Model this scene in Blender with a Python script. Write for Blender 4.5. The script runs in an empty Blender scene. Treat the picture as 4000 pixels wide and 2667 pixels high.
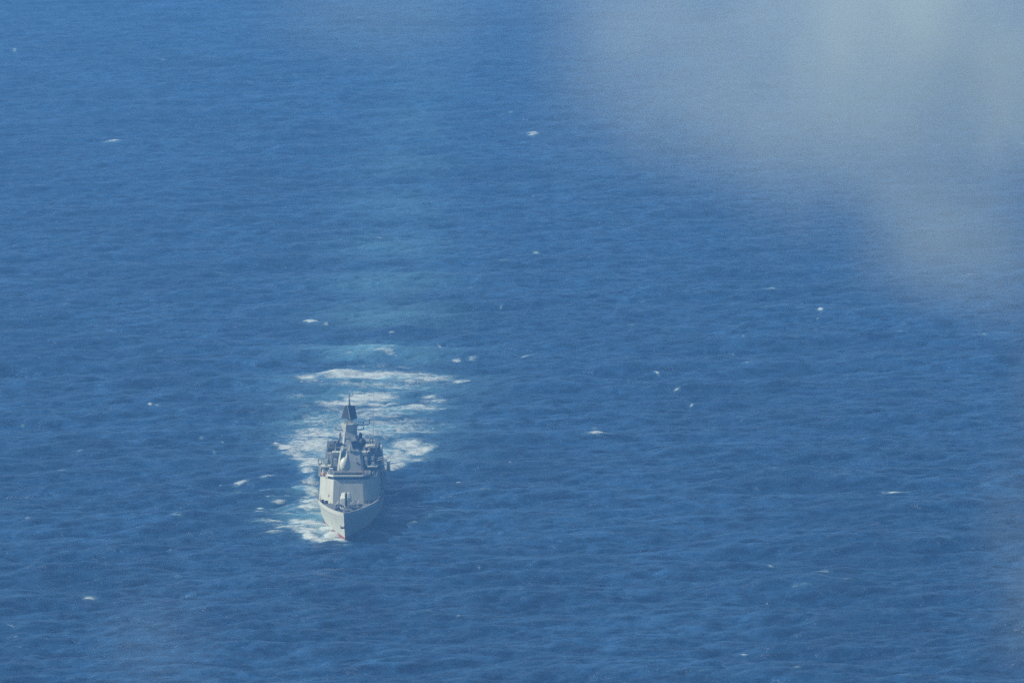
import bpy, bmesh, math, random
import numpy as np
from mathutils import Vector, Matrix
R = math.radians
random.seed(4)
SC = bpy.context.scene
COL = SC.collection

# ------------------------------------------------------------------ camera
CAM_H = 250.0
PITCH = 5.657                      # degrees below the horizon
cam = bpy.data.cameras.new('camera')
cam.lens = 300; cam.sensor_width = 36; cam.clip_start = 1; cam.clip_end = 60000
camo = bpy.data.objects.new('camera', cam); COL.objects.link(camo)
camo.location = (0, 0, CAM_H); camo.rotation_euler = (R(90 - PITCH), 0, 0)
SC.camera = camo

# ------------------------------------------------------------------ light
SUN_EL, SUN_AZ = 40.0, 2.0        # azimuth: degrees from due left (-X) towards the camera (-Y)
ts = Vector((-math.cos(R(SUN_EL)) * math.cos(R(SUN_AZ)), -math.cos(R(SUN_EL)) * math.sin(R(SUN_AZ)), math.sin(R(SUN_EL))))
w = bpy.data.worlds.new('World'); SC.world = w; w.use_nodes = True
nt = w.node_tree; bg = nt.nodes['Background']
sky = nt.nodes.new('ShaderNodeTexSky'); sky.sky_type = 'NISHITA'; sky.sun_disc = False
sky.sun_elevation = R(SUN_EL); sky.sun_rotation = math.atan2(ts.x, ts.y)
sky.altitude = 0; sky.air_density = 1.0; sky.dust_density = 0.6; sky.ozone_density = 3.0
nt.links.new(sky.outputs[0], bg.inputs[0]); bg.inputs[1].default_value = 0.05
sun = bpy.data.lights.new('sun', 'SUN'); sun.energy = 5.0; sun.angle = R(0.53); sun.color = (1.0, 0.93, 0.74)
suno = bpy.data.objects.new('sun', sun); COL.objects.link(suno)
suno.rotation_euler = (-ts).to_track_quat('-Z', 'Y').to_euler(); suno.location = (-300, 1500, 600)
SC.view_settings.view_transform = 'Standard'; SC.view_settings.look = 'None'
SC.view_settings.exposure = 0.55; SC.view_settings.gamma = 1
SC.cycles.volume_step_rate = 1.0
SC.cycles.volume_bounces = 1
SC.cycles.use_denoising = False
SC.cycles.sample_clamp_direct = 1.6; SC.cycles.sample_clamp_indirect = 2.0
CLOUD_D, CLOUD_C = .09, (.60, .70, .68, 1)

# ------------------------------------------------------------------ helpers
def tag(o, label=None, cat=None, group=None, kind=None):
    if label: o['label'] = label
    if cat: o['category'] = cat
    if group: o['group'] = group
    if kind: o['kind'] = kind
    return o

def ground(px, py):
    """point of the sea that the photograph (4000 x 2667) shows at px, py"""
    f = 33333.3
    x = (px - 2000) / f; v = -(py - 1333.5) / f
    p = R(PITCH)
    dz = -math.sin(p) + v * math.cos(p); dy = math.cos(p) + v * math.sin(p)
    t = CAM_H / -dz
    return x * t, dy * t

def nodes(m):
    m.use_nodes = True; n = m.node_tree
    return n, n.nodes['Principled BSDF']

# ------------------------------------------------------------------ the sea
rng = np.random.default_rng(11)
N = 2048; L = 1100.0
def spectrum():
    k1 = 2 * np.pi * np.fft.fftfreq(N, L / N)
    kx, ky = np.meshgrid(k1, k1)           # [row=y, col=x]
    k = np.hypot(kx, ky); k[0, 0] = 1
    g = 9.81; U = 8.0; Lp = U * U / g * 1.0
    wind = np.array([math.sin(R(8)), -math.cos(R(8))])
    c = (kx * wind[0] + ky * wind[1]) / k
    P = np.exp(-1 / (k * Lp) ** 2) / k ** 3.3 * (0.06 + 0.94 * np.abs(c) ** 3.5)
    P *= np.where(c < 0, 0.35, 1.0)
    P *= np.exp(-(k * 0.35) ** 2)
    # a long, low swell from the right rear
    sw = np.array([-math.sin(R(24)), -math.cos(R(24))]); k0 = 2 * np.pi / 62.0
    cs = (kx * sw[0] + ky * sw[1]) / k
    S = np.exp(-((k - k0) / (0.28 * k0)) ** 2) * np.clip(cs, 0, 1) ** 10
    P[0, 0] = 0; S[0, 0] = 0
    z = rng.normal(size=(N, N)) + 1j * rng.normal(size=(N, N))
    def rms(h): return h.std()
    a = np.sqrt(P) * z; b = np.sqrt(S) * z
    ha = np.fft.ifft2(a).real; hb = np.fft.ifft2(b).real
    H = a * (0.50 / rms(ha)) + b * (0.45 / rms(hb))
    h = np.fft.ifft2(H).real
    dx = np.fft.ifft2(-1j * kx / k * H).real
    dy = np.fft.ifft2(-1j * ky / k * H).real
    return h.astype(np.float32), dx.astype(np.float32), dy.astype(np.float32)
WH, WX, WY = spectrum()
CA, SA = math.cos(R(17)), math.sin(R(17))
def sample(A, x, y):
    u = ((x * CA + y * SA) / L * N) % N; v = ((-x * SA + y * CA) / L * N) % N
    i = np.floor(u).astype(np.int64) % N; j = np.floor(v).astype(np.int64) % N
    fu = (u - np.floor(u)).astype(np.float32); fv = (v - np.floor(v)).astype(np.float32)
    i1 = (i + 1) % N; j1 = (j + 1) % N
    return (A[j, i] * (1 - fu) + A[j, i1] * fu) * (1 - fv) + (A[j1, i] * (1 - fu) + A[j1, i1] * fu) * fv
# rotate the spectrum frame so that the wind directions above hold in world axes (small angle, kept simple)

ys = []
y = 1690.0
while y < 4700:
    ys.append(y); y += 0.42 * y / 1000.0
near = [-12000, -6000, -3000, -1000, 0, 500, 900, 1200, 1400, 1520, 1600, 1650]
far = [4750, 4900, 5200, 6000, 8000, 12000]
Yv = np.array(near + ys + far, dtype=np.float64)
nu = 960
ud = np.linspace(-1, 1, nu)
ux = np.concatenate([[-1], ud, [1]])
HW = np.maximum(0.088 * np.clip(Yv, 1690, 4700), 100)
GX = HW[:, None] * ux[None, :]
GX[:, 0] = -12000; GX[:, -1] = 12000
# an intermediate fade column keeps the far sheet flat
GY = np.repeat(Yv[:, None], GX.shape[1], 1)
fade = np.clip((GY - 1690) / 60, 0, 1) * np.clip((4700 - GY) / 120, 0, 1) * np.clip((HW[:, None] - np.abs(GX)) / 8, 0, 1)

# foam: ellipses on the water, given by where the photograph shows them (px, py, half width, half height, strength)
def ell(lst, X, Y, base=None):
    M = np.zeros_like(X) if base is None else base
    yrow = Y[:, 0]
    for e in lst:
        px, py, a, b, s = e[:5]; sl = e[5] * .5 if len(e) > 5 else 0.0
        cx, cy = ground(px, py)
        sx = cy / 33333.3 * 1.004; sy = (ground(px, py - 1)[1] - cy)
        A = a * sx; B = b * sy * .7 + 0.45
        r0, r1 = np.searchsorted(yrow, [cy - 2.2 * B - abs(sl) * a * sy * 2, cy + 2.2 * B + abs(sl) * a * sy * 2])
        if r1 <= r0: continue
        x = X[r0:r1] - cx; yy = Y[r0:r1] - cy - (x / sx) * sl * sy
        d = (x / A) ** 2 + (yy / B) ** 2
        M[r0:r1] = np.maximum(M[r0:r1], s * np.exp(-d * 1.1))
    return M

CAPS = [(446,560,26,5,1),(60,201,8,4,.7),(1474,483,26,7,.6),(1362,481,8,4,.6),(2085,535,19,4,.9),(2092,981,12,3,1),
 (1969,1020,20,3,.7),(1472,931,9,4,.7),(1345,984,18,2,.6),(1836,1120,8,4,.8),(1888,1130,9,2,.7),(2059,768,6,2,.6),
 (2092,765,7,2,.5),(2061,848,6,2,.6),(1212,1104,6,3,.7),(1428,1169,6,3,.6),(1954,1193,8,4,.8,.4),
 (1218,1256,27,5,1.15,-.15),(1252,1266,12,6,.7),(1272,1262,9,4,1.1),(584,1588,8,4,1.1),(617,1588,16,2,.5),(592,1649,20,4,.6,-.2),
 (576,1736,12,4,1,-.3),(589,1743,6,3,.8),(780,1706,9,3,.8,.2),(755,1720,5,2,.7),(862,1715,6,3,.9),(832,1760,9,3,.7,-.5),
 (321,1759,12,3,.7),(362,1741,8,3,.6,.4),(478,1705,5,2,.6),(921,1639,4,3,.7),(969,1823,7,4,.7,.5),(245,1846,18,4,.5),
 (92,1650,8,3,.5),(867,1888,6,3,.8),(944,1887,22,6,1.1,.3),(916,1908,6,3,.9),(939,1924,30,4,.85),(1048,1869,24,5,.9,.3),
 (1047,1947,8,3,.8),(1094,1959,32,5,.7,.1),(1020,1975,14,3,.8),(1048,1991,20,7,.8,.3),(661,2147,5,3,.6),(709,2037,9,3,.5),
 (115,2030,10,4,.5),(1733,1340,11,6,.9,-.7),(1875,1295,17,3,.6),(1791,1407,20,7,1),(1847,1404,17,8,.75),(1799,1426,26,6,.5),
 (2064,1396,26,4,1.1,.25),(2220,1369,5,2,.7),(2574,1451,13,3,.95,-.5),(2462,1460,7,2,.6),(2653,1527,9,3,.9,.2),(2682,1520,8,2,.7,.2),
 (2700,1582,7,2,.8,.4),(2330,1702,38,4,1.1,.1),(2314,1682,9,4,.7),(1947,1799,6,9,.7),(1987,1801,6,6,.8),(1817,1873,30,6,1.05,.25),
 (1789,1899,15,5,.8),(1755,1894,10,4,.7,-.5),(2075,1912,20,3,.5),(2467,1269,15,2,.5),(2159,1572,4,2,.6),(1875,1779,9,2,.6),
 (2518,1673,4,2,.5),(2444,1695,12,2,.5),(3210,1224,8,4,1),(3200,1240,5,2,.7),(3193,1298,5,2,.7),(2905,1339,5,2,.6),
 (2833,1725,20,3,.9),(3504,1909,46,3,1,.05),(3341,1911,13,2,.5),(2881,2199,8,2,.9),(2996,2215,13,3,1.1),(2993,2337,4,2,.7),
 (2910,2540,17,2,.6),(3088,2571,9,3,.5),(3499,2636,9,2,.6),(3994,2002,12,4,.8,-.2),(340,2340,25,5,.95),(689,2248,14,6,.6),
 (1037,2209,6,2,.8),(68,2489,6,2,.8),(1097,2449,7,3,.7,.3),(1782,2418,8,3,.8),(1876,2216,5,2,.6),(859,1058,22,4,.5),
 (289,1301,13,3,.5),(638,1366,4,2,.6),(1700,1880,50,3,.45)]

CAPS = [(e[0], e[1], e[2] * 1.25, e[3] * .75, e[4] * 1.12) + e[5:] for e in CAPS]
def stroke(pts, s, n=8):
    out = []
    for (x0, y0, a0, b0), (x1, y1, a1, b1) in zip(pts[:-1], pts[1:]):
        for i in range(n):
            t = i / n
            out.append((x0 + (x1 - x0) * t, y0 + (y1 - y0) * t, a0 + (a1 - a0) * t, b0 + (b1 - b0) * t, s))
    return out
WAKE = [(1480,1512,290,16,.5),(1500,1425,250,16,.36),(1440,1600,290,24,.5),(1480,1660,280,26,.5),(1360,1770,280,30,.52),(1480,1366,150,9,.6),(1560,1356,90,6,.55),(1400,1385,80,7,.45),(1500,1388,60,5,.6,-.3),
 (1440,1470,190,15,.98),(1340,1462,110,11,.85),(1560,1468,130,14,.9),(1680,1480,110,14,.65),(1200,1475,50,13,.75),(1240,1492,70,8,.5),
 (1780,1495,50,6,.7,.3),(1820,1490,16,5,.9,.3),(1600,1492,150,12,.6),
 (1440,1545,110,13,.9),(1330,1563,130,11,.85),(1480,1565,90,8,.8),(1210,1580,110,14,.6),(1290,1590,130,22,.5),
 (1160,1545,50,8,.5),(1560,1535,90,8,.45),(1450,1620,220,34,.48),(1250,1640,130,30,.55),(1640,1598,110,22,.6),(1700,1560,90,14,.45),(1740,1603,60,6,.6),
 (1790,1600,24,4,.8),(1690,1545,50,5,.5),(1560,1680,120,26,.58),(1600,1640,120,20,.5),(1250,1700,120,28,.72),(1230,1740,110,22,.8),(1380,1700,220,50,.6),
 (1600,1740,90,20,.72),(1530,1775,90,34,.75),(1640,1755,70,11,.95,.3),(1570,1800,90,10,1.0,.35),(1530,1830,60,9,1.05,.4),(1680,1700,60,14,.5),
 (1130,1748,60,11,.9,-.25),(1080,1737,10,5,1.1),(1190,1790,70,22,.95,-.3),(1230,1820,50,20,1.05),(1200,1830,34,10,.9),(1150,1765,60,8,.7)]
WAKE = [(e[0], e[1], e[2] * 1.08, e[3] * 1.35, min(1.35, e[4] * 1.5)) + e[5:] for e in WAKE]
BOW = (stroke([(1345,2116,22,8),(1300,2112,34,8),(1240,2100,30,6),(1180,2075,14,4)], .95)
 + [(1240,2010,80,16,.9),(1180,2016,95,8,.95,.06),(1120,2022,50,4,.8,.0),(1200,2045,60,14,1.0),(1160,2038,30,6,.8),(1250,2060,60,14,1.0),
    (1290,2075,50,12,.95),(1215,2078,60,7,.9),(1190,2085,40,5,.85,-.2),(1310,2095,40,12,.95),(1230,1965,60,20,.75),(1225,1930,34,26,.7),
    (1150,1990,60,5,.5),(1130,1908,100,5,.65,-.12),(1200,1920,70,6,.7,-.1),(1080,1905,60,8,.6),(1190,1945,60,5,.55),(1210,1900,40,24,.65),(1215,1985,50,12,.85),
    (1430,2090,40,5,.45,.3)])

BOW += [(1060,2040,70,4,.7),(1110,2052,60,6,.8,.1),(1150,2070,60,7,.85),(1010,2010,40,3,.6),(1090,2085,40,4,.6),(1180,2010,60,8,.8),(1140,1945,80,5,.6),(1210,1850,30,16,.8),(1225,1880,26,20,.7)]
BOW = [(e[0] - 8, e[1], e[2] * 1.25, e[3] * 1.25, min(1.3, e[4] * 1.28)) + e[5:] for e in BOW] + [(1130,2015,90,5,.75,.05),(1060,1995,40,4,.6),(1150,1975,60,6,.6,.1),(1090,1930,60,4,.55,-.1)] + [(1640,2040,60,5,.5,.35),(1580,1995,60,5,.42,.3),(1560,2075,50,6,.4,.3),(1660,1985,60,4,.4,.2)]
CHURN = [(1640,330,150,120,.16),(1610,480,170,110,.22),(1570,640,200,100,.24),(1550,800,220,95,.28),(1530,960,240,90,.32),(1510,1100,250,80,.38),(1490,1230,265,70,.5),(1480,1370,280,45,.8),(1500,1520,330,60,.6),(1640,1400,160,26,.4),
 (1470,1475,350,30,.95),(1380,1555,260,28,.85),(1560,1600,230,44,.7),(1280,1640,190,50,.75),(1430,1680,340,60,.8),(1400,1770,310,50,.85),(1240,1800,120,40,.8),(1560,1790,150,30,.8),
 (1200,2030,130,70,.75),(1130,1990,120,30,.5),(1260,2080,90,30,.8),(1180,1920,90,30,.6),(1700,2010,110,24,.2)]
x1 = GX.copy(); y1 = GY.copy()
inner = slice(len(near), len(near) + len(ys))
capM = np.zeros_like(GX); wakeM = np.zeros_like(GX); bowM = np.zeros_like(GX)
h = sample(WH, GX, GY) * fade
ell(CAPS, GX, GY, capM); ell(WAKE, GX, GY, wakeM); ell(BOW, GX, GY, bowM)
churnM = np.zeros_like(GX); ell(CHURN, GX, GY, churnM)
wakeM = np.maximum(wakeM, bowM)
# faint foam on a scatter of the steeper crests
crest = []
cr_i = np.argwhere((h[:, 2:-2] > 1.75 * h[len(near) + 40:-60].std()) & (fade[:, 2:-2] > .99))
for q in rng.choice(len(cr_i), 170, replace=False):
    r_, c_ = cr_i[q]; cx_, cy_ = GX[r_, c_ + 2], GY[r_, c_ + 2]
    wl = rng.uniform(.6, 3.2); st = rng.uniform(.38, .68)
    r0, r1 = np.searchsorted(GY[:, 0], [cy_ - 4, cy_ + 4])
    xx = GX[r0:r1] - cx_; yy_ = GY[r0:r1] - cy_ - xx * rng.uniform(-.5, .7)
    capM[r0:r1] = np.maximum(capM[r0:r1], st * np.exp(-(xx / wl) ** 2 - (yy_ / .9) ** 2))
CH = 1.15
x1[:, 1:-1] += (CH * sample(WX, GX, GY) * fade)[:, 1:-1]
y1 += CH * sample(WY, GX, GY) * fade
z1 = h
# the bow wave and whitecaps stand a little proud, the churned wake is lumpy
z1 = z1 + 0.55 * bowM + 0.25 * capM
# quiet hollow so no wave climbs through the hull is not needed: the hull reaches 3 m under water
nr, nc = GX.shape
V = np.stack([x1, y1, z1], -1).reshape(-1, 3).astype(np.float32)
idx = np.arange(nr * nc).reshape(nr, nc)
F = np.stack([idx[:-1, :-1], idx[:-1, 1:], idx[1:, 1:], idx[1:, :-1]], -1).reshape(-1, 4)

def grid_mesh(name, verts, faces, attrs):
    me = bpy.data.meshes.new(name)
    me.vertices.add(len(verts)); me.vertices.foreach_set('co', verts.ravel())
    me.loops.add(faces.size); me.loops.foreach_set('vertex_index', faces.ravel().astype(np.int32))
    me.polygons.add(len(faces)); me.polygons.foreach_set('loop_start', np.arange(0, faces.size, 4, dtype=np.int32))
    me.update(calc_edges=True)
    me.polygons.foreach_set('use_smooth', np.ones(len(faces), dtype=bool))
    for k, a in attrs.items():
        at = me.attributes.new(k, 'FLOAT', 'POINT'); at.data.foreach_set('value', a.ravel().astype(np.float32))
    o = bpy.data.objects.new(name, me); COL.objects.link(o)
    return o

def water_material(name, foamy):
    m = bpy.data.materials.new(name); n, bs = nodes(m); A = n.nodes.new; Lk = n.links.new
    geo = A('ShaderNodeNewGeometry')
    def mapn(sx, sy, scale, detail=3, rough=.6, dist=0.0):
        mp = A('ShaderNodeMapping'); mp.inputs['Scale'].default_value = (sx, sy, 1); Lk(geo.outputs['Position'], mp.inputs[0])
        t = A('ShaderNodeTexNoise'); t.inputs['Scale'].default_value = scale; t.inputs['Detail'].default_value = detail
        t.inputs['Roughness'].default_value = rough; t.inputs['Distortion'].default_value = dist; Lk(mp.outputs[0], t.inputs[0]); return t.outputs[0]
    def math_(op, a, b=None, c=None, clamp=False):
        q = A('ShaderNodeMath'); q.operation = op; q.use_clamp = clamp
        for i, v in enumerate((a, b, c)):
            if v is None: continue
            if isinstance(v, (int, float)): q.inputs[i].default_value = v
            else: Lk(v, q.inputs[i])
        return q.outputs[0]
    # wind ripples
    r1 = mapn(.35, 1, .9, 5, .62); r2 = mapn(.6, 1, .22, 3, .5)
    hgt = math_('ADD', math_('MULTIPLY', r1, .75), math_('MULTIPLY', r2, 1.7))
    bp = A('ShaderNodeBump'); bp.inputs['Strength'].default_value = 1.0; bp.inputs['Distance'].default_value = 1.1
    Lk(hgt, bp.inputs['Height'])
    Lk(bp.outputs[0], bs.inputs['Normal'])
    # body colour: dark and light wave shading painted in as patches of blue
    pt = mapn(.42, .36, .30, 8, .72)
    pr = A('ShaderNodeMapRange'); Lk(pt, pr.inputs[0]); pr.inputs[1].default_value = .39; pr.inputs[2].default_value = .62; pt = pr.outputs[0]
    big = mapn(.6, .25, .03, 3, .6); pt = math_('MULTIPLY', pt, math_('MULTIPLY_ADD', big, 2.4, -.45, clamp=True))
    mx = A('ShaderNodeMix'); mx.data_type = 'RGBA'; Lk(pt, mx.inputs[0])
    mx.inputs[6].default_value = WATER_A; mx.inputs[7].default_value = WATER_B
    col = mx.outputs[2]; rough = 0.22
    bs.inputs['Roughness'].default_value = .22; bs.inputs['IOR'].default_value = 1.333
    if foamy:
        at = A('ShaderNodeAttribute'); at.attribute_name = 'foam'
        f1 = mapn(.34, .50, .85, 8, .74, .8); f2 = mapn(.6, .9, 2.4, 4, .7, .3)
        nn = math_('ADD', math_('MULTIPLY', f1, .7), math_('MULTIPLY', f2, .3))
        # foam where attribute beats the noise
        d = math_('SUBTRACT', at.outputs['Fac'], math_('MULTIPLY_ADD', nn, 3.6, -1.36))
        ff = math_('MULTIPLY', d, 1.8, clamp=True); ff = math_('MULTIPLY', ff, .92)
        ch = A('ShaderNodeAttribute'); ch.attribute_name = 'churn'
        cn = mapn(.16, .30, .35, 5, .65, .5)
        tur = math_('MULTIPLY', ch.outputs['Fac'], math_('MULTIPLY_ADD', cn, 1.9, -.15, clamp=True), clamp=True)
        tur = math_('MAXIMUM', tur, math_('MULTIPLY', at.outputs['Fac'], .45, clamp=True))
        m2 = A('ShaderNodeMix'); m2.data_type = 'RGBA'; Lk(tur, m2.inputs[0]); Lk(col, m2.inputs[6]); m2.inputs[7].default_value = (.15, .37, .46, 1)
        m3 = A('ShaderNodeMix'); m3.data_type = 'RGBA'; Lk(ff, m3.inputs[0]); Lk(m2.outputs[2], m3.inputs[6]); m3.inputs[7].default_value = (.49, .54, .52, 1)
        col = m3.outputs[2]
        Lk(math_('MULTIPLY_ADD', ff, .6, .22), bs.inputs['Roughness'])
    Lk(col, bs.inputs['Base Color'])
    return m
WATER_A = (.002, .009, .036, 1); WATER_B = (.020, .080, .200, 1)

foam_all = np.maximum(capM, wakeM)
wkM = np.maximum(wakeM, churnM * .62).reshape(-1)[F].max(1) > .25
cpM = (capM.reshape(-1)[F].max(1) > .3) & ~wkM
u_, inv_ = np.unique(F[~(wkM | cpM)], return_inverse=True)
water = grid_mesh('water', V[u_], inv_.reshape(-1, 4), {'foam': foam_all.reshape(-1)[u_], 'churn': churnM.reshape(-1)[u_]})
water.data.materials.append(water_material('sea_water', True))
tag(water, 'deep blue wind-ruffled sea filling the whole picture', 'sea', kind='structure')
def cut(name, keep):
    Fk = F[keep]; u, inv = np.unique(Fk, return_inverse=True)
    o = grid_mesh(name, V[u], inv.reshape(-1, 4), {'foam': foam_all.reshape(-1)[u], 'churn': churnM.reshape(-1)[u]})
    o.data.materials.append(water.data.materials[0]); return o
wk = cut('wake', wkM)
tag(wk, 'white and turquoise foam churned up around and behind the grey warship', 'wake', kind='stuff')
wc = cut('whitecap', cpM)
tag(wc, 'small white foam crests scattered over the blue sea', 'whitecaps', kind='stuff')
del V, F, x1, y1

# ------------------------------------------------------------------ paints
def paint(name, col, rough=.55, var=.12, streak=0.0, metal=0.0):
    m = bpy.data.materials.new(name); n, bs = nodes(m); A = n.nodes.new
    tc = A('ShaderNodeTexCoord')
    mp = A('ShaderNodeMapping'); mp.inputs['Scale'].default_value = (1, 1, .25); n.links.new(tc.outputs['Object'], mp.inputs[0])
    t = A('ShaderNodeTexNoise'); t.inputs['Scale'].default_value = 1.1; t.inputs['Detail'].default_value = 6; t.inputs['Roughness'].default_value = .65
    n.links.new(mp.outputs[0], t.inputs[0])
    cr = A('ShaderNodeValToRGB'); cr.color_ramp.elements[0].position = .3; cr.color_ramp.elements[1].position = .7
    cr.color_ramp.elements[0].color = tuple(c * (1 - var) for c in col) + (1,)
    cr.color_ramp.elements[1].color = tuple(min(1, c * (1 + var)) for c in col) + (1,)
    n.links.new(t.outputs[0], cr.inputs[0]); out = cr.outputs[0]
    if streak:
        m2 = A('ShaderNodeMapping'); m2.inputs['Scale'].default_value = (2.2, .7, .12); n.links.new(tc.outputs['Object'], m2.inputs[0])
        t2 = A('ShaderNodeTexNoise'); t2.inputs['Scale'].default_value = 1.6; t2.inputs['Detail'].default_value = 4; n.links.new(m2.outputs[0], t2.inputs[0])
        r2 = A('ShaderNodeValToRGB'); r2.color_ramp.elements[0].position = .58; r2.color_ramp.elements[1].position = .78
        n.links.new(t2.outputs[0], r2.inputs[0])
        mm = A('ShaderNodeMath'); mm.operation = 'MULTIPLY'; mm.inputs[1].default_value = streak; n.links.new(r2.outputs[0], mm.inputs[0])
        mx = A('ShaderNodeMix'); mx.data_type = 'RGBA'; n.links.new(mm.outputs[0], mx.inputs[0]); n.links.new(out, mx.inputs[6])
        mx.inputs[7].default_value = (.24, .17, .12, 1); out = mx.outputs[2]
    n.links.new(out, bs.inputs['Base Color']); bs.inputs['Roughness'].default_value = rough; bs.inputs['Metallic'].default_value = metal
    return m
GREY = paint('navy_grey_paint', (.47, .49, .41), .5, .13, .55)
GREY2 = paint('mast_grey_paint', (.33, .36, .34), .55, .10, .2)
LIGHT = paint('pale_fitting_paint', (.52, .54, .45), .5, .06)
GREY3 = paint('shaded_grey_paint', (.10, .12, .125), .6, .15, .2)  # grey darkened to paint in the shade on the blocks behind the bridge
DECK = paint('deck_grey_paint', (.10, .115, .12), .8, .2)
DARK = paint('black_fitting_paint', (.035, .04, .045), .6, .3)
RED = paint('red_antifouling_paint', (.30, .07, .055), .6, .2)
GLASS = paint('bridge_glass', (.02, .03, .035), .12, .1)
ORANGE = paint('orange_raft_paint', (.55, .26, .16), .6, .1)

# ------------------------------------------------------------------ the warship; local x to starboard of the viewer, y = metres aft of the bow waterline
gx, gy = ground(1348.5, 2113)
ship = bpy.data.objects.new('warship', None); COL.objects.link(ship)
ship.location = (gx, gy, -0.1); ship.rotation_euler = (R(-.15), R(-.4), R(-.28))
tag(ship, 'grey naval frigate steaming bow-on through the blue sea ahead of its white wake', 'warship')

class MB:
    def __init__(s): s.bm = bmesh.new()
    def loft(s, rings, cap=True):
        vr = [[s.bm.verts.new(p) for p in r] for r in rings]
        for a, b in zip(vr[:-1], vr[1:]):
            n = len(a)
            for i in range(n):
                s.bm.faces.new((a[i], a[(i + 1) % n], b[(i + 1) % n], b[i]))
        if cap:
            s.bm.faces.new(list(reversed(vr[0]))); s.bm.faces.new(vr[-1])
        return s
    def box(s, x0, x1, y0, y1, z0, z1, tx=0, ty=0):
        return s.loft([[(x0, y0, z0), (x1, y0, z0), (x1, y1, z0), (x0, y1, z0)],
                       [(x0 + tx, y0 + ty, z1), (x1 - tx, y0 + ty, z1), (x1 - tx, y1 - ty, z1), (x0 + tx, y1 - ty, z1)]])
    def tube(s, a, b, r0, r1=None, n=8):
        a, b = Vector(a), Vector(b); r1 = r0 if r1 is None else r1
        q = (b - a).to_track_quat('Z', 'Y'); rings = []
        for p, r in ((a, r0), (b, r1)):
            rings.append([p + q @ Vector((math.cos(t) * r, math.sin(t) * r, 0)) for t in [2 * math.pi * i / n for i in range(n)]])
        return s.loft(rings)
    def path(s, pts, r, n=6):
        for a, b in zip(pts[:-1], pts[1:]): s.tube(a, b, r, r, n)
        return s
    def lathe(s, c, prof, n=16, axis='z'):
        rings = []
        for r, h in prof:
            ring = []
            for i in range(n):
                t = 2 * math.pi * i / n
                p = (math.cos(t) * r, math.sin(t) * r, h)
                if axis == 'y': p = (math.cos(t) * r, h, -math.sin(t) * r)
                ring.append((c[0] + p[0], c[1] + p[1], c[2] + p[2]))
            rings.append(ring)
        return s.loft(rings)
    def octo(s, c, lv):
        """stack of octagons: (half x, half y, chamfer, z, dx, dy)"""
        rings = []
        for hx, hy, ch, z, dx, dy in lv:
            X, Y = c[0] + dx, c[1] + dy
            rings.append([(X - hx + ch, Y - hy, z), (X + hx - ch, Y - hy, z), (X + hx, Y - hy + ch, z), (X + hx, Y + hy - ch, z),
                          (X + hx - ch, Y + hy, z), (X - hx + ch, Y + hy, z), (X - hx, Y + hy - ch, z), (X - hx, Y - hy + ch, z)])
        return s.loft(rings)
    def build(s, name, mat, parent=ship, smooth=False, bevel=0.0):
        bmesh.ops.recalc_face_normals(s.bm, faces=s.bm.faces)
        me = bpy.data.meshes.new(name); s.bm.to_mesh(me); s.bm.free()
        me.materials.append(mat)
        o = bpy.data.objects.new(name, me); COL.objects.link(o); o.parent = parent
        if smooth:
            for p in me.polygons: p.use_smooth = True
        if bevel:
            b = o.modifiers.new('bevel', 'BEVEL'); b.width = bevel; b.segments = 2; b.limit_method = 'ANGLE'
        return o
def interp(pts, x):
    return float(np.interp(x, [p[0] for p in pts], [p[1] for p in pts]))

# hull: levels run from stem to transom
ZR = [(-7, 7.75), (2, 7.35), (12.8, 6.9), (22, 6.6), (33, 6.25), (60, 5.6), (127, 5.1)]
BR = [(-7, .12), (-4, 1.15), (2, 2.75), (7, 3.75), (12.8, 4.65), (22, 6.1), (33, 7.3), (50, 8.0), (100, 7.9), (127, 6.8)]
BW = [(0, .06), (5, .95), (10, 1.9), (16, 3.0), (25, 4.4), (35, 5.7), (50, 7.0), (65, 7.5), (80, 7.6), (110, 7.0), (127, 6.0)]
BULW = .85
def level(f):           # f: 0 waterline .. 1 knuckle
    return f
def hull_pts(t, lev):
    """right-side point at station t for a level: -1 keel, 0 waterline, 0..1 flare, 1 knuckle"""
    if lev < 0:
        ys_ = 2.5; y = ys_ + (127 - ys_) * t
        return (max(.05, interp(BW, y) * .82), y, -3.0)
    stem = -6.3 * (lev ** .92)
    y = stem + (127 - stem) * t
    zk = interp(ZR, y) - BULW
    bw = interp(BW, (127) * t); bk = interp([(p[0] + .7, p[1]) for p in BR], -6.3 + 133.3 * t)
    g = lev ** 1.45
    return (max(.05, bw + (bk - bw) * g), y, zk * lev)
TS = [(i / 70.0) ** 1.5 for i in range(71)]
def strip(levs, name, mat, parent):
    b = MB(); grids = []
    for s in (1, -1):
        g = [[b.bm.verts.new((s * hull_pts(t, l)[0], hull_pts(t, l)[1], hull_pts(t, l)[2])) for l in levs] for t in TS]
        grids.append(g)
        for i in range(len(TS) - 1):
            for j in range(len(levs) - 1):
                b.bm.faces.new((g[i][j], g[i + 1][j], g[i + 1][j + 1], g[i][j + 1]))
    A, B = grids
    for e in (0, -1):      # stem and transom
        for j in range(len(levs) - 1): b.bm.faces.new((A[e][j], A[e][j + 1], B[e][j + 1], B[e][j]))
    return b.build(name, mat, parent, smooth=True)
hull = strip([.17, .3, .45, .6, .75, .88, 1.0], 'hull', GREY, ship)
mo = hull.modifiers.new('edge', 'EDGE_SPLIT'); mo.split_angle = R(40)
bt = strip([-1, 0, .06, .12, .17], 'bottom_paint', RED, hull)
bt['label'] = 'dull red antifouling paint along the waterline'
mo = bt.modifiers.new('edge', 'EDGE_SPLIT'); mo.split_angle = R(40)
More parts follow.
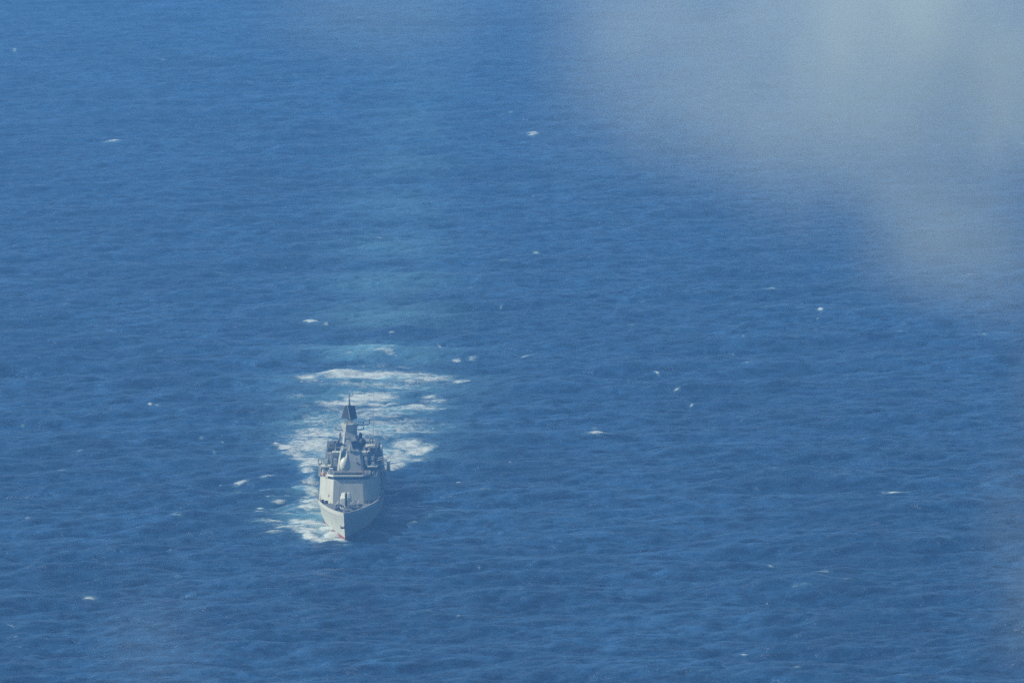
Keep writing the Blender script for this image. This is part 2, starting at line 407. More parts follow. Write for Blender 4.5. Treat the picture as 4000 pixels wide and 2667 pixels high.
# deck plating
b = MB(); rows = []
for t in TS:
    x, y, z = hull_pts(t, 1.0); rows.append([b.bm.verts.new((x - .02 if k > 0 else -x + .02, y, z - .03)) for k in (-1, 1)])
for a, c in zip(rows[:-1], rows[1:]): b.bm.faces.new((a[0], a[1], c[1], c[0]))
b.build('deck', DECK)
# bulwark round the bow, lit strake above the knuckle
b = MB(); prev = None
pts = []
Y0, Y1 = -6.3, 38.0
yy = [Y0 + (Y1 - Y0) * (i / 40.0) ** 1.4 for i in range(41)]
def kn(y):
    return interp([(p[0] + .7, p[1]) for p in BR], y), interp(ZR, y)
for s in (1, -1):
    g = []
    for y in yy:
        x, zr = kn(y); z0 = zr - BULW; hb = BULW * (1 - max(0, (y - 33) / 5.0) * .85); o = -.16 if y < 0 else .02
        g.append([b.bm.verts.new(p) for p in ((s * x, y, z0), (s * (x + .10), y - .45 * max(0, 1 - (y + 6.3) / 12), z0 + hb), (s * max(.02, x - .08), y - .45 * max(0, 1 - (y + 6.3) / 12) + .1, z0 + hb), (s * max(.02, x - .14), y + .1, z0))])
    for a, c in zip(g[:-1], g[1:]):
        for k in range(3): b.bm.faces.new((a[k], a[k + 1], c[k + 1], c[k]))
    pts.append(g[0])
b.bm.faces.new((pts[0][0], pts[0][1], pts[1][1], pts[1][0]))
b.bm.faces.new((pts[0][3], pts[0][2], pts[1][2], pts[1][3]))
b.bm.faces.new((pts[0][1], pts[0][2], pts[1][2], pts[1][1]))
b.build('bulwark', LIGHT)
def zd(y): return interp(ZR, y) - BULW

# stowed anchors
def anchor(c, s):
    b = MB(); x, y, z = c
    b.tube((x, y, z), (x + s * .1, y + .5, z + 1.1), .13)
    b.box(x - .95, x + .55, y - .32, y + .25, z - .28, z + .12, .12, .05)
    b.tube((x - .75, y - .1, z), (x - 1.0, y + .1, z + .55), .17, .04); b.tube((x + .4, y - .1, z), (x + .75, y + .2, z + .6), .17, .04)
    return b
a_ = anchor((-.05, -4.35, 3.95), 1).build('anchor', DARK, hull, bevel=.03); a_['label'] = 'dark anchor stowed on the stem'
b = MB(); b.tube((1.25, 1.5, 4.6), (2.1, 3.6, 5.4), .14); b.box(.85, 1.45, 1.0, 2.0, 4.1, 4.7, .1, .1); b.tube((1.9, 2.4, 5.0), (1.0, 1.3, 5.05), .12, .04)
b.build('anchor', DARK, hull)

# foredeck machinery
b = MB()
for s in (-1, 1):
    b.loft([[(0, 3.4, zd(3)), (s * 2.9, 6.3, zd(6)), (s * 2.9, 6.45, zd(6)), (0, 3.55, zd(3))], [(0, 3.4, zd(3) + .55), (s * 2.9, 6.3, zd(6) + .5), (s * 2.9, 6.45, zd(6) + .5), (0, 3.55, zd(3) + .55)]])
b.build('breakwater', DECK)
for s in (-1, 1):
    b = MB(); b.lathe((s * .95, .6, zd(0)), [(.42, 0), (.42, .25), (.25, .35), (.25, .8), (.4, .85), (.4, .98)]); b.build('capstan', DARK)
    b = MB(); b.path([(s * .8, .5, zd(0) + .15), (s * .7, -1.5, zd(-1) + .15), (s * .35, -3.2, zd(-3) + .15)], .1); b.build('anchor_chain', DARK)
    b = MB(); b.box(s * 1.7 - .2, s * 1.7 + .2, 2, 2.7, zd(2), zd(2) + .15)
    b.lathe((s * 1.7, 2.1, zd(2) + .1), [(.13, 0), (.13, .5), (.18, .55)], 8); b.lathe((s * 1.7, 2.55, zd(2) + .1), [(.13, 0), (.13, .5), (.18, .55)], 8); b.build('bollard', DARK)
b = MB(); b.tube((-.1, -6.0, zd(-6)), (-.1, -6.15, zd(-6) + 1.9), .045, .03); b.build('jackstaff', LIGHT)
b = MB(); b.box(-.35, .1, 5.6, 6.1, zd(6), zd(6) + 1.25, .06, .06); b.tube((-.12, 5.7, zd(6) + 1.25), (-.12, 5.7, zd(6) + 1.7), .14); b.build('vent_post', LIGHT)
b = MB(); b.box(.9, 1.15, 3.6, 3.9, zd(3) + .5, zd(3) + .95); b.build('deck_light', LIGHT)
for s in (-1, 1):      # anti-submarine rocket launchers
    x = s * 1.72 - .05; y = 11.8; z = zd(12)
    b = MB(); b.lathe((x, y, z), [(.62, 0), (.5, .3), (.34, .45), (.34, .8)], 12)
    b.box(x - .75, x - .55, y - .35, y + .45, z + .7, z + 1.5); b.box(x + .55, x + .75, y - .35, y + .45, z + .7, z + 1.5)
    L_ = b.build('rocket_launcher', DARK)
    b = MB()
    for i in range(3):
        for j in range(2):
            b.tube((x - .34 + i * .34, y - 1.0, z + 1.35 + j * .36), (x - .34 + i * .34, y + .7, z + 1.0 + j * .36), .165, .165, 10)
    b.build('rocket_tube', GREY2, L_)
    b = MB(); b.path([(x - .75 * math.cos(q), y + .1, z + 1.35 + .7 * math.sin(q)) for q in [R(-10 + 25 * i) for i in range(6)]], .09); b.build('lit_rim_arc', LIGHT, L_)  # pale arc painting in the sunlit left rim of the tube ring
    # main gun
for sx, w_ in ((-1, 0), (1, 0)):
    b = MB(); b.box(sx * 2.3 - .35, sx * 2.3 + .35, 9.2, 9.9, zd(9.5), zd(9.5) + .75, .05, .05); b.build('ammunition_locker', DARK)
tx, ty, tz = -.25, 20.0, zd(20)
b = MB(); b.lathe((tx, ty, tz), [(1.6, 0), (1.6, .55), (1.45, .7)], 20); pl = b.build('gun_turret', GREY)
b = MB()
b.loft([[(tx - 1.36, ty - 1.5, tz + .7), (tx - .12, ty - 1.75, tz + .7), (tx - .12, ty + 1.9, tz + .7), (tx - 1.36, ty + 1.7, tz + .7)],
        [(tx - 1.38, ty - 1.45, tz + 2.4), (tx - .14, ty - 1.75, tz + 2.6), (tx - .12, ty + 1.9, tz + 2.6), (tx - 1.38, ty + 1.7, tz + 2.4)],
        [(tx - 1.0, ty - .7, tz + 3.55), (tx - .2, ty - .8, tz + 3.75), (tx - .12, ty + 1.5, tz + 3.75), (tx - 1.0, ty + 1.4, tz + 3.6)]])
b.loft([[(tx + .38, ty - 1.75, tz + .7), (tx + 1.38, ty - 1.5, tz + .7), (tx + 1.38, ty + 1.7, tz + .7), (tx + .38, ty + 1.9, tz + .7)],
        [(tx + .40, ty - 1.75, tz + 2.6), (tx + 1.40, ty - 1.45, tz + 2.4), (tx + 1.38, ty + 1.7, tz + 2.4), (tx + .38, ty + 1.9, tz + 2.6)],
        [(tx + .42, ty - .8, tz + 3.7), (tx + 1.05, ty - .7, tz + 3.55), (tx + 1.0, ty + 1.4, tz + 3.6), (tx + .38, ty + 1.5, tz + 3.75)]])
b.build('gun_house', LIGHT, pl, bevel=.1)
b = MB(); b.box(tx - .13, tx + .39, ty - .9, ty + 1.7, tz + .7, tz + 3.3); b.build('gun_mantlet', DARK, pl)
b = MB(); b.tube((tx + .13, ty - .9, tz + 2.0), (tx + .13, ty - 5.2, tz + 2.5), .14, .085, 12); b.build('barrel', GREY2, pl)
b = MB(); b.box(-2.7, 2.7, 24.2, 31.2, zd(27) - .1, zd(27) + .75, .08, .08); vl = b.build('missile_cell_block', GREY2)
b = MB()
for i in range(4):
    for j in range(8): b.box(-2.3 + i * 1.2, -1.3 + i * 1.2, 24.6 + j * .8, 25.25 + j * .8, zd(27) + .76, zd(27) + .81)
b.build('cell_hatch', DECK, vl)['kind'] = 'stuff'

# forward superstructure
def sup(levels, name, mat, parent=ship, bevel=.05):
    """levels: (z, front y, front half x, chamfer back y, side half x, back y)"""
    b = MB(); rings = []
    for z, yf, hx, yc, sx, yb in levels:
        rings.append([(-hx, yf, z), (hx, yf, z), (sx, yc, z), (sx, yb, z), (-sx, yb, z), (-sx, yc, z)])
    return b.loft(rings).build(name, mat, parent, bevel=bevel)
su = sup([(zd(33) - .2, 33.0, 3.82, 37.2, 7.28, 66), (11.1, 34.0, 3.58, 38.0, 6.95, 66)], 'forward_superstructure', GREY)
# watertight doors, ports, ladder on its faces
for x, z, w_, h_ in ((-5.3, 5.1, .45, .75), (-4.75, 7.05, .28, .3)):
    t = (abs(x) - 3.8) / 3.45; yf = 33.05 + t * 4.2 + (z - 5) * .16
    b = MB(); b.loft([[(x - w_ / 2, yf - w_ * .6 + .05, z), (x + w_ / 2, yf - .6 * w_ * -.0 - .55 * w_, z), (x + w_ / 2, yf + .3, z), (x - w_ / 2, yf + .6, z)],
                      [(x - w_ / 2, yf - w_ * .6 + .05, z + h_), (x + w_ / 2, yf - .55 * w_, z + h_), (x + w_ / 2, yf + .3, z + h_), (x - w_ / 2, yf + .6, z + h_)]])
    b.build('vent_opening' if h_ < .5 else 'deck_hatch', DARK, su)
b = MB(); b.box(-1.1, -.3, 32.93, 33.2, 4.75, 6.6); b.build('door', GREY2, su)
for s in (-1, 1):
    b = MB(); b.tube((s * 6.3, 33.6, zd(33)), (s * 6.3, 33.6, zd(33) + .95), .36, .36, 10); b.tube((s * 6.85, 33.2, zd(33)), (s * 6.9, 33.2, zd(33) + 2.3), .2, .03, 6); b.build('mooring_reel', DARK)
    b = MB(); b.tube((s * 5.4, 33.4, zd(33)), (s * 5.4, 33.4, zd(33) + .7), .5, .45, 10); b.build('cable_drum', DARK)
b = MB(); b.box(7.28, 7.46, 33, 33.5, 5.3, 6.3); b.tube((7.36, 33.1, 6.2), (7.6, 33.0, 7.1), .07); b.build('fairlead', ORANGE)

# wheelhouse: sill, window band, visor
wh = sup([(11.1, 34.3, 3.5, 36.6, 5.0, 47), (12.2, 34.5, 3.46, 36.7, 4.95, 47)], 'wheelhouse', GREY, ship, .02)
sup([(11.22, 34.22, 3.52, 36.5, 5.04, 46), (11.84, 34.26, 3.52, 36.52, 5.04, 46)], 'window_band', GLASS, wh, 0)
b = MB()
for i in range(10):
    x = -3.5 + i * 7.0 / 9; b.box(x - .05, x + .05, 34.12, 34.3, 11.2, 11.85)
for s in (-1, 1):
    for i in range(1, 3):
        x = s * (3.5 + i * .5); y = 34.2 + i * .76; b.box(x - .05, x + .05, y - .1, y + .1, 11.2, 11.85)
b.build('window_mullion', GREY2, wh)['kind'] = 'stuff'
sup([(11.86, 33.75, 3.7, 36.2, 5.3, 47.2), (12.3, 33.85, 3.66, 36.3, 5.25, 47.1)], 'visor', LIGHT, wh, .03)
sup([(12.3, 34.1, 3.5, 36.4, 5.1, 46.9), (12.34, 34.1, 3.5, 36.4, 5.1, 46.9)], 'roof', DECK, wh, 0)
def rail(pts, h, name='railing', parent=ship, r=.035):
    b = MB()
    for k in (.45, .9): b.path([(p[0], p[1], p[2] + h * k) for p in pts], r * .7, 4)
    for a, c in zip(pts[:-1], pts[1:]):
        a, c = Vector(a), Vector(c); n = max(1, int((c - a).length / 1.4))
        for i in range(n): p = a.lerp(c, i / n); b.tube(p, p + Vector((0, 0, h)), r, r, 4)
    return b.build(name, LIGHT, parent)
b = MB(); b.path([(-3.4, 34.5, 12.62), (3.4, 34.5, 12.62)], .26, 4); b.build('canvas_dodger', DARK)
rail([(-5.0, 38, 12.34), (-3.4, 34.4, 12.34), (3.4, 34.4, 12.34), (5.0, 38, 12.34)], .95)
# bridge wings: low bulwark, floor clutter, roof slab behind
for s in (-1, 1):
    b = MB(); b.box(min(s * 6.95, s * 6.87), max(s * 6.95, s * 6.87), 38.2, 45, 11.1, 12.0)
    b.loft([[(s * 6.95, 38.15, 11.1), (s * 5.6, 36.6, 11.1), (s * 5.6, 36.7, 11.1), (s * 6.87, 38.3, 11.1)], [(s * 6.95, 38.15, 11.6), (s * 5.6, 36.6, 11.6), (s * 5.6, 36.7, 11.6), (s * 6.87, 38.3, 11.6)]])
    b.build('bridge_wing', GREY)
    b = MB(); b.lathe((s * 6.15, 39.0, 11.1), [(.34, 0), (.42, .3), (.42, 1.1), (.28, 1.4), (.1, 1.5)], 12); b.build('pelorus', ORANGE if s < 0 else GREY2)
    b = MB(); b.box(min(s * 4.5, s * 7.0), max(s * 4.5, s * 7.0), 42.5, 48, 13.15, 13.4); b.build('wing_roof', GREY)
b = MB(); b.box(-4.75, -3.65, 35.6, 37.2, 12.34, 13.75, .06, .1); b.build('searchlight_box', LIGHT, bevel=.06)
b = MB(); b.box(3.35, 3.8, 35.4, 36, 12.34, 13.7, .05, .05); b.build('equipment_box', ORANGE)
# second tier
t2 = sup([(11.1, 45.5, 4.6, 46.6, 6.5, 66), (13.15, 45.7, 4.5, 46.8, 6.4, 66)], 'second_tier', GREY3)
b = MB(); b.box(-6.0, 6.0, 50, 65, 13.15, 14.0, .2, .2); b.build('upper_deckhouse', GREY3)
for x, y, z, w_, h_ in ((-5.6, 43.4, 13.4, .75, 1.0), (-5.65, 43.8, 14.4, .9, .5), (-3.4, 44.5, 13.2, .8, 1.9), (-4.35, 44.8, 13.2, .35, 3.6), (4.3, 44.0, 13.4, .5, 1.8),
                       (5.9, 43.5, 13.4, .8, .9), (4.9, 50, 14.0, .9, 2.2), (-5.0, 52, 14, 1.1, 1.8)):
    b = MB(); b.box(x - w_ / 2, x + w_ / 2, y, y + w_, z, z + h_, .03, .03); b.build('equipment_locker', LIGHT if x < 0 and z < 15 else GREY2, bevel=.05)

rs = random.Random(7)
b = MB()
for i in range(26):
    x = rs.uniform(-5.8, 5.8); 
    if abs(x) < 2.6: continue
    y = rs.uniform(47.5, 51.5); z = 13.15 if y < 49.8 else 14.0; w_ = rs.uniform(.12, .45); h_ = rs.uniform(.5, 1.9)
    if i % 3: b.box(x - w_, x + w_, y, y + w_, z - .02, z + h_, .02, .02)
    else: b.tube((x, y, z - .02), (x + rs.uniform(-.2, .2), y, z + h_ * 1.4), .07)
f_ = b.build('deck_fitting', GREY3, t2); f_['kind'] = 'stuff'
b = MB()
for i in range(22):
    t = rs.random(); z = 13 + t * 8; hw = (3.1 - 1.5 * t); x = .25 + rs.uniform(-hw, hw) * .85; y = 43.3 + t * 2.6; w_ = rs.uniform(.05, .16)
    b.box(x - w_, x + w_, y - .1, y + .5, z, z + rs.uniform(.15, .55))
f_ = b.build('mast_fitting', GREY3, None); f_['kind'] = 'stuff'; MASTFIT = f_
# gun-director radome on the bridge roof
b = MB(); b.box(-1.7, -.25, 36.6, 38.4, 12.34, 13.1, .05, .05); b.tube((-1.55, 36.8, 12.3), (-1.65, 36.8, 13.6), .09); rd = b.build('fire_control_radar', LIGHT)
b = MB(); b.lathe((-.8, 37.6, 13.0), [(.75, 0), (1.12, .25), (1.28, .9), (1.3, 1.6), (1.18, 2.2), (.9, 2.75), (.55, 3.1), (.2, 3.25)], 24); b.build('radome', LIGHT, rd, smooth=True)
b = MB(); b.lathe((-.3, 38.0, 15.4), [(.5, 0), (.42, .9), (.22, 1.6), (.1, 2.1), (.06, 2.5)], 12); b.build('feed_horn', LIGHT, rd, smooth=True)
b = MB(); b.box(-.72, .1, 38.2, 38.6, 17.5, 17.75); b.tube((-.3, 38.4, 16.5), (-.3, 38.4, 17.6), .1); b.build('cross_bar', LIGHT, rd)

# mast tower
mt = MB().octo((.3, 47.5, 0), [(3.25, 4.2, .5, 12.34, 0, 0), (3.05, 3.8, .5, 14.6, .05, .1), (2.15, 2.8, .45, 18.6, .1, .4), (1.75, 2.3, .4, 20.4, -.05, .5), (1.6, 2.1, .4, 21.6, -.05, .5)]).build('mast_tower', GREY2, bevel=.04)
MASTFIT.parent = mt
b = MB().octo((.15, 48, 0), [(1.55, 2.0, .5, 21.6, .05, 0), (2.15, 2.5, 1.35, 23.3, -.05, 0), (2.15, 2.5, 1.35, 23.45, -.05, 0)]).build('mast_head', GREY, mt, bevel=.03)
rail([(-1.9, 50, 23.45), (-1.9, 46.8, 23.45), (-.7, 45.7, 23.45), (1.0, 45.7, 23.45), (2.1, 46.8, 23.45), (2.1, 50, 23.45)], .8, 'platform_rail', mt)
b = MB(); b.box(-1.2, -.5, 46.0, 46.6, 23.25, 24.7, .15, .1); b.tube((-.62, 46.3, 23.3), (-.45, 46.3, 24.3), .22); b.build('navigation_light_box', LIGHT, mt)
b = MB(); b.box(.9, 1.8, 46, 46.6, 23.25, 23.8); b.build('junction_box', LIGHT, mt)
b = MB(); b.box(-.7, 1.1, 47.2, 48.8, 23.25, 24.6, .3, .3); b.build('radar_pedestal', GREY2, mt)
# vertical waveguide and ladder on the mast face
b = MB(); b.tube((-1.55, 44.3, 14.6), (-1.1, 45.6, 20.3), .12); b.tube((-2.45, 43.6, 12.5), (-1.75, 44.6, 18.3), .16); b.build('waveguide', LIGHT, mt)
b = MB(); b.path([(3.3, 44.3, 12.4), (2.6, 45.0, 17.4)], .12); b.path([(3.6, 44.3, 12.4), (3.0, 45.0, 17.2)], .08); b.build('cable_run', GREY, mt)
b = MB(); b.lathe((.15, 44.35, 17.1), [(.16, 0), (.22, .3), (.16, 1.0), (.05, 1.8)], 8); b.box(-.05, .5, 44.9, 45.3, 19.5, 20.6); b.build('camera_pod', LIGHT, mt)
# search radar: two trapezoid arrays back to back, seen almost edge to edge
def slab(b, P, th):
    P = [Vector(p) for p in P]; nn = (P[1] - P[0]).cross(P[3] - P[0]).normalized() * th
    b.loft([[p for p in P], [p + nn for p in P]])
sr = MB(); slab(sr, [(-1.95, 48.4, 24.75), (.35, 47.0, 24.4), (-.35, 47.2, 28.1), (-1.0, 47.9, 27.8)], -.18)
slab(sr, [(.35, 47.0, 24.4), (2.0, 48.2, 24.6), (1.45, 48.0, 27.9), (-.35, 47.2, 28.1)], -.18)
sr = sr.build('search_radar', DARK, mt)
b = MB(); b.tube((.33, 46.93, 24.5), (-.32, 47.1, 28.1), .07); b.build('array_spine', LIGHT, sr)
b = MB(); b.tube((.1, 48.4, 24.4), (.1, 48.4, 28.1), .3); b.build('array_post', GREY2, sr)
b = MB(); b.tube((.12, 48.6, 27.9), (.1, 48.6, 29.6), .26, .10); b.tube((.1, 48.6, 29.6), (.1, 48.6, 31.2), .09, .04); b.tube((.1, 48.6, 30.2), (.95, 48.6, 30.3), .06); b.tube((.95, 48.6, 30.25), (.95, 48.6, 30.8), .07)
b.tube((-.5, 48.6, 30.0), (.1, 48.6, 30.05), .05); b.build('pole_mast', DARK, mt)
# yards and their aerials
b = MB(); b.path([(-1.4, 47.5, 21.9), (-3.2, 47.2, 22.0), (-3.3, 47.2, 22.6)], .11); b.path([(-2.4, 47.4, 21.9), (-2.4, 47.4, 20.4)], .06); b.build('yardarm', DARK, mt); b = MB()
b.path([(1.5, 47.5, 21.9), (3.5, 47.2, 22.1), (3.6, 47.2, 22.8)], .12); b.build('yardarm', DARK, mt)
b = MB(); b.path([(-1.8, 48, 23.0), (-5.2, 47.6, 22.7), (-5.35, 47.6, 23.1)], .05); b.build('upper_yardarm', GREY2, mt)
b = MB(); b.path([(1.9, 48, 23.0), (4.6, 47.6, 23.2), (5.0, 47.6, 23.6), (5.1, 47.6, 24.6)], .12); b.path([(3.4, 47.7, 23.1), (3.6, 47.7, 23.9)], .1); b.build('upper_yardarm', DARK, mt)
b = MB(); b.box(-4.35, -2.65, 47.3, 47.5, 23.95, 24.15); b.tube((-3.5, 47.4, 22.85), (-3.5, 47.4, 24), .035); b.tube((-5.3, 47.6, 22.9), (-5.3, 47.6, 24.0), .09); b.build('bar_antenna', LIGHT, mt)
for s, zz in ((-1, 20.2), (1, 20.0)):
    X = s * 2.55 + .25
    b = MB(); b.path([(s * 1.4, 47.5, zz - .3), (X, 47.0, zz - .3)], .12); b.lathe((X - .0, 47.0, zz - .4), [(.3, 0), (.42, .2), (.42, 1.3), (.25, 1.6), (.1, 1.7)], 12)
    b.build('warning_receiver', GREY2 if s < 0 else DARK, mt)
b = MB(); b.loft([[(.9, 44.6, 17.6), (3.2, 45.2, 17.2), (3.2, 47.5, 17.2), (.9, 47.5, 17.6)], [(.5, 44.9, 19.4), (3.5, 45.2, 19.0), (3.5, 47.5, 19.0), (.5, 47.5, 19.4)]]); b.lathe((3.2, 46.0, 18.1), [(.3, -.3), (.8, .1), (.95, .8), (.8, 1.5), (.3, 1.9)], 16); b.box(1.4, 2.6, 46.2, 47.6, 18.6, 19.6, .1, .1); b.build('tracking_radar', DARK, mt, bevel=.04)
b = MB(); b.box(-3.2, -1.5, 45.2, 46.8, 18.0, 18.9, .1, .1); b.tube((-2.9, 45.6, 18.8), (-2.4, 45.8, 19.8), .45, .15); b.build('tracking_radar', DARK, mt, bevel=.04)

# midship block with boats, funnel, launchers, hangar, flight deck
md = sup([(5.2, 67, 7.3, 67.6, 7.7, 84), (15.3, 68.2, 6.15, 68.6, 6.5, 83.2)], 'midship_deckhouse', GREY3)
md.location.x = .25
b = MB()
for x in (-5.2, -3.7, -2.4, 2.6, 3.9, 5.1):
    for z in (8.4, 11.2, 13.4): b.box(x - .5, x + .5, 67.2 + (z - 5.2) * .118 - .06, 67.2 + (z - 5.2) * .118 + .5, z, z + 1.5)
b.build('air_intake', DARK, md)['kind'] = 'stuff'
b = MB()
for x in (-4.5, -3.0, 3.2, 4.5): b.tube((x, 66.9, 6), (x * .93, 68.0, 15.2), .12)
b.build('vertical_pipe', GREY, md)['kind'] = 'stuff'
rail([(-6.1, 83, 15.3), (-6.1, 69, 15.3), (-5.5, 68.3, 15.3), (5.5, 68.3, 15.3), (6.1, 69, 15.3), (6.1, 83, 15.3)], 1.0)
b = MB(); b.box(-6.1, -3.9, 69.5, 73, 15.3, 16.0, .2, .2); b.box(-4.6, -3.4, 70, 72, 15.9, 16.7, .2, .2); b.build('decoy_launcher', DARK, bevel=.05)
b = MB(); b.tube((3.6, 69.4, 15.3), (5.6, 68.9, 15.9), .16); b.box(3.2, 5.9, 69.5, 72.5, 15.3, 15.7, .1, .1); b.build('decoy_launcher', LIGHT, bevel=.03)
b = MB()
for x in (4.6, 5.2): b.tube((x, 71, 15.3), (x, 71, 17.2), .12)
b.build('vent_post', DARK)
b = MB(); b.tube((5.3, 75, 15.3), (5.3, 75, 17.5), .13, .08); b.tube((5.3, 75, 17.5), (5.55, 75, 28.5), .06, .035); wa = b.build('whip_antenna', GREY2)
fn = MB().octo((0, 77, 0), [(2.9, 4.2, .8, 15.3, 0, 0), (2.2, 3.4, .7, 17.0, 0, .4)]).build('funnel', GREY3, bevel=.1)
b = MB()
for x in (-.9, .9): b.lathe((x, 77.4, 17.0), [(.6, 0), (.6, .35), (.5, .35), (.5, 0.02)], 14)
b.build('exhaust_pipe', DARK, fn)
for s in (-1, 1):
    X = s * 3.0
    b = MB()
    for k in range(4): b.box(X - 1.6 + k * .82, X - .85 + k * .82, 60.5, 64.5, 14.2, 14.95)
    b.build('missile_canister', GREY, bevel=.05)
# boats in their bays and the davit frames that stand outboard
for s in (-1, 1):
    b = MB(); prof = []
    for t, hw, zt, zk in ((0, .1, 1.2, .9), (.12, .7, 1.05, .35), (.35, 1.05, .9, 0), (.7, 1.1, .85, 0), (1, .95, .85, .1)):
        y = 57 + t * 6.5; X = s * 7.0
        prof.append([(X - hw, y, 10.9 + zt), (X - hw * .6, y, 10.9 + zk), (X + hw * .6, y, 10.9 + zk), (X + hw, y, 10.9 + zt)])
    b.loft(prof); bo = b.build('rigid_boat', GREY2 if s > 0 else GREY)
    b = MB(); X = s * 7.1
    for y in (57.5, 62.5):
        b = MB(); b.path([(s * 6.5, y, 10.2), (s * 6.6, y, 13.2), (X + s * .9, y, 13.6), (X + s * .9, y, 12.2)], .11); b.build('boat_davit', GREY)
b = MB()
for x in (8.1, 8.9, 9.6): b.tube((x, 62, 5.3), (x, 62, 12.6), .07); b.tube((x, 66, 5.3), (x, 66, 12.6), .07)
for z in (10.3, 11.4, 12.5): b.path([(7.6, 62, z), (9.6, 62, z), (9.6, 66, z), (7.6, 66, z)], .07)
b.box(7.4, 9.65, 62, 66, 9.9, 10.05); b.box(8.95, 9.6, 62.1, 65.9, 10.0, 12.4); b.build('boat_platform', LIGHT)
b = MB(); b.box(-8.0, -7.2, 58, 66, 9.3, 12.6, .12, .1); b.build('side_screen', GREY)
for s in (-1, 1):
    for k in range(4):
        b = MB(); b.lathe((s * 6.6, 86.5 + k * 1.8, 8.65), [(.2, -.7), (.42, -.6), (.45, 0), (.42, .6), (.2, .7)], 12, 'y'); b.build('life_raft_canister', LIGHT)
b = MB(); b.box(-7.4, 7.4, 84.2, 96, 5.0, 8.2, .3, .3); b.build('aft_deckhouse', GREY2)
hg = sup([(5.0, 96, 6.2, 97, 7.4, 112), (11.2, 96.4, 5.8, 97.4, 6.7, 112)], 'hangar', GREY)
b = MB(); b.box(-4, 4, 111.9, 112.2, 5.1, 10); b.build('hangar_door', GREY2, hg)
for s in (-1, 1):
    b = MB(); b.lathe((s * 4.6, 101, 11.2), [(1, 0), (1, .6), (.7, .9)], 16); cw = b.build('close_in_gun', GREY)
    b = MB(); b.box(s * 4.6 - .7, s * 4.6 + .7, 100.2, 101.8, 12.0, 13.6, .1, .2); b.build('gun_house', LIGHT, cw, bevel=.08)
    b = MB(); b.tube((s * 4.6, 100.4, 12.8), (s * 4.6, 98.4, 13.0), .12); b.build('barrel', DARK, cw)
rail([(7.2, 38.5, 5.0), (7.6, 50, 4.6), (7.7, 66, 4.55)], 1.0); rail([(-7.2, 38.5, 5.0), (-7.6, 50, 4.6), (-7.7, 66, 4.55)], 1.0)
rail([(7.6, 113, 4.3), (6.6, 126, 4.3), (-6.6, 126, 4.3), (-7.6, 113, 4.3)], 1.0)
b = MB(); b.tube((0, 125.5, 4.2), (0, 126.5, 7.8), .06); b.build('ensign_staff', LIGHT)

# ------------------------------------------------------------------ air
def box_obj(name, lo, hi):
    bm = bmesh.new(); bmesh.ops.create_cube(bm, size=1)
    for v in bm.verts:
        v.co = Vector([lo[i] if v.co[i] < 0 else hi[i] for i in range(3)])
    me = bpy.data.meshes.new(name); bm.to_mesh(me); bm.free()
    o = bpy.data.objects.new(name, me); COL.objects.link(o); return o
haze = box_obj('haze', (-12500, -12500, -5), (12500, 12500, 254))
m = bpy.data.materials.new('haze_air'); m.use_nodes = True; n = m.node_tree
n.nodes.remove(n.nodes['Principled BSDF'])
pv = n.nodes.new('ShaderNodeVolumePrincipled'); pv.inputs['Color'].default_value = (.15, .45, 1, 1)
pv.inputs['Density'].default_value = 0.000175; pv.inputs['Anisotropy'].default_value = 0.1
n.links.new(pv.outputs[0], n.nodes['Material Output'].inputs['Volume'])
haze.data.materials.append(m)
tag(haze, 'pale blue haze lying over the whole sea', 'haze', kind='stuff')

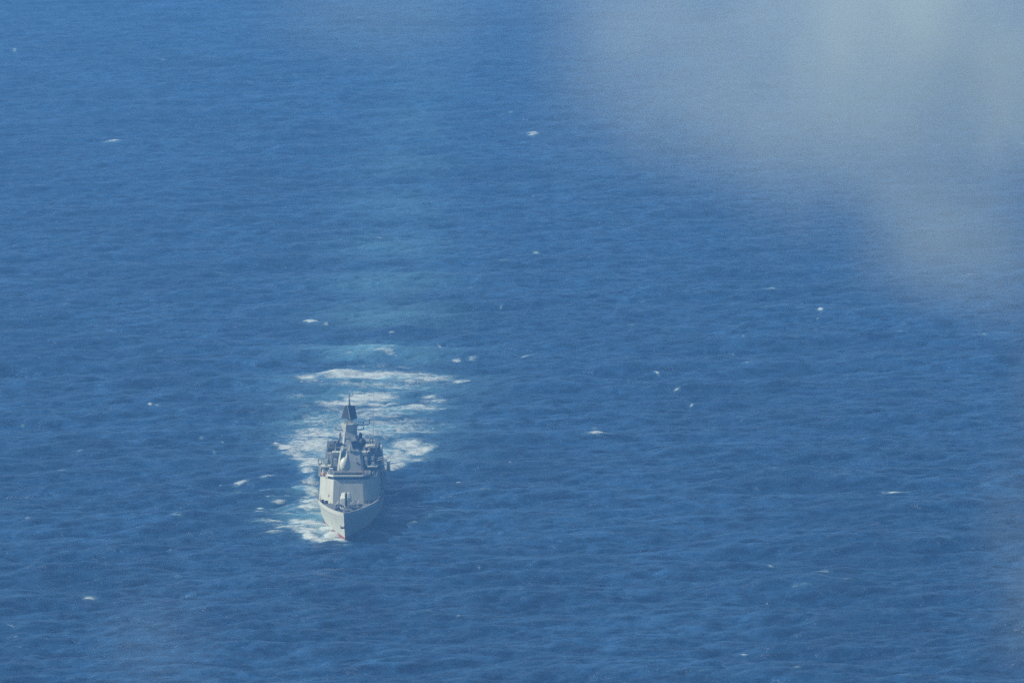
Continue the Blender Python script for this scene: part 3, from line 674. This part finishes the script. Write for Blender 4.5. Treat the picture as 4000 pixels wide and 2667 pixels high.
# ------------------------------------------------------------------ the blurred cloud wisps close in front of the aircraft
def cpt(px, py, d):
    f = 33333.3; x = (px - 2000) / f; v = -(py - 1333.5) / f; p = R(PITCH)
    return Vector((x, math.cos(p) + v * math.sin(p), -math.sin(p) + v * math.cos(p))) * d + Vector((0, 0, CAM_H))
def cloud(label, puffs, dist, dens, col, centre, rad, seed=0.0, gain=1.5):
    bm = bmesh.new(); bmesh.ops.create_icosphere(bm, subdivisions=3, radius=1)
    cc = cpt(centre[0], centre[1], dist); k = dist / 33333.3
    for v in bm.verts: v.co = Vector((v.co.x * rad[0] * k, v.co.y * 70, v.co.z * rad[1] * k))
    me = bpy.data.meshes.new('cloud'); bm.to_mesh(me); bm.free()
    cl = bpy.data.objects.new('cloud', me); COL.objects.link(cl); cl.location = cc
    m = bpy.data.materials.new('cloud_vapour'); m.use_nodes = True; n = m.node_tree; n.nodes.remove(n.nodes['Principled BSDF']); A = n.nodes.new; Lk = n.links.new
    tc = A('ShaderNodeTexCoord')
    ofs = A('ShaderNodeMapping'); ofs.inputs['Location'].default_value = (seed, seed * .7, 0); Lk(tc.outputs['Object'], ofs.inputs[0])
    ofs.inputs['Scale'].default_value = (1, .3, 1); wn = A('ShaderNodeTexNoise'); wn.inputs['Scale'].default_value = .11; wn.inputs['Detail'].default_value = 3; wn.inputs['Roughness'].default_value = .5; Lk(ofs.outputs[0], wn.inputs[0])
    tot = None
    for px, py, a, b_, s_ in puffs:
        c = cpt(px, py, dist) - cc
        mp = A('ShaderNodeMapping'); mp.vector_type = 'TEXTURE'; mp.inputs['Location'].default_value = c
        mp.inputs['Scale'].default_value = (a * k, 42, b_ * k); Lk(tc.outputs['Object'], mp.inputs[0])
        ln = A('ShaderNodeVectorMath'); ln.operation = 'LENGTH'; Lk(mp.outputs[0], ln.inputs[0])
        wv = A('ShaderNodeMath'); wv.operation = 'MULTIPLY_ADD'; Lk(wn.outputs[0], wv.inputs[0]); wv.inputs[1].default_value = gain; Lk(ln.outputs['Value'], wv.inputs[2])
        mr = A('ShaderNodeMapRange'); mr.interpolation_type = 'SMOOTHSTEP'; Lk(wv.outputs[0], mr.inputs[0])
        mr.inputs[1].default_value = 1.05 + gain * .5; mr.inputs[2].default_value = gain * .5 - .25; mr.inputs[3].default_value = 0; mr.inputs[4].default_value = s_
        if tot is None: tot = mr.outputs[0]
        else:
            mm = A('ShaderNodeMath'); mm.operation = 'ADD'; Lk(tot, mm.inputs[0]); Lk(mr.outputs[0], mm.inputs[1]); tot = mm.outputs[0]
    de = A('ShaderNodeMath'); de.operation = 'MULTIPLY'; de.inputs[1].default_value = dens / 3.3; Lk(tot, de.inputs[0])
    pv = A('ShaderNodeVolumePrincipled'); pv.inputs['Color'].default_value = col; pv.inputs['Anisotropy'].default_value = 0.0
    Lk(de.outputs[0], pv.inputs['Density']); Lk(pv.outputs[0], n.nodes['Material Output'].inputs['Volume'])
    cl.data.materials.append(m)
    tag(cl, label, 'cloud', kind='stuff')
cloud('large soft blue-grey cloud wisp hanging over the upper right of the sea',
      [(3650, -80, 1050, 620, .9), (3050, 60, 950, 560, .55), (3600, 450, 950, 560, .6), (3000, 560, 700, 330, .4), (3750, 880, 620, 400, .6), (3800, 1080, 520, 220, .16),
       (2450, 60, 560, 560, .32), (2550, 440, 460, 300, .25), (3300, 250, 1500, 850, .3), (4050, 300, 600, 700, .7), (3500, 100, 800, 500, .6), (3850, 250, 400, 400, .5)], 620.0, .076, (.60, .74, .82, 1), (3200, 350), (2200, 1500), 5.0, .95)
cloud('thin faint veil of cloud at the top centre of the sea', [(1600, 60, 620, 260, 1.0), (1250, 20, 400, 160, .6)], 560.0, .016, (.50, .68, .78, 1), (1500, 60), (1000, 500), 9.0)
cloud('faint small wisp of cloud low at the left of the sea', [(620, 2540, 340, 220, 1.0)], 520.0, .015, (.42, .6, .8, 1), (620, 2540), (560, 400), 14.0)
cloud('faint grey wisp of cloud along the right edge of the sea', [(4020, 2250, 240, 520, 1.0), (4030, 1500, 120, 400, .6)], 540.0, .024, (.42, .5, .5, 1), (4020, 2100), (420, 900), 21.0)
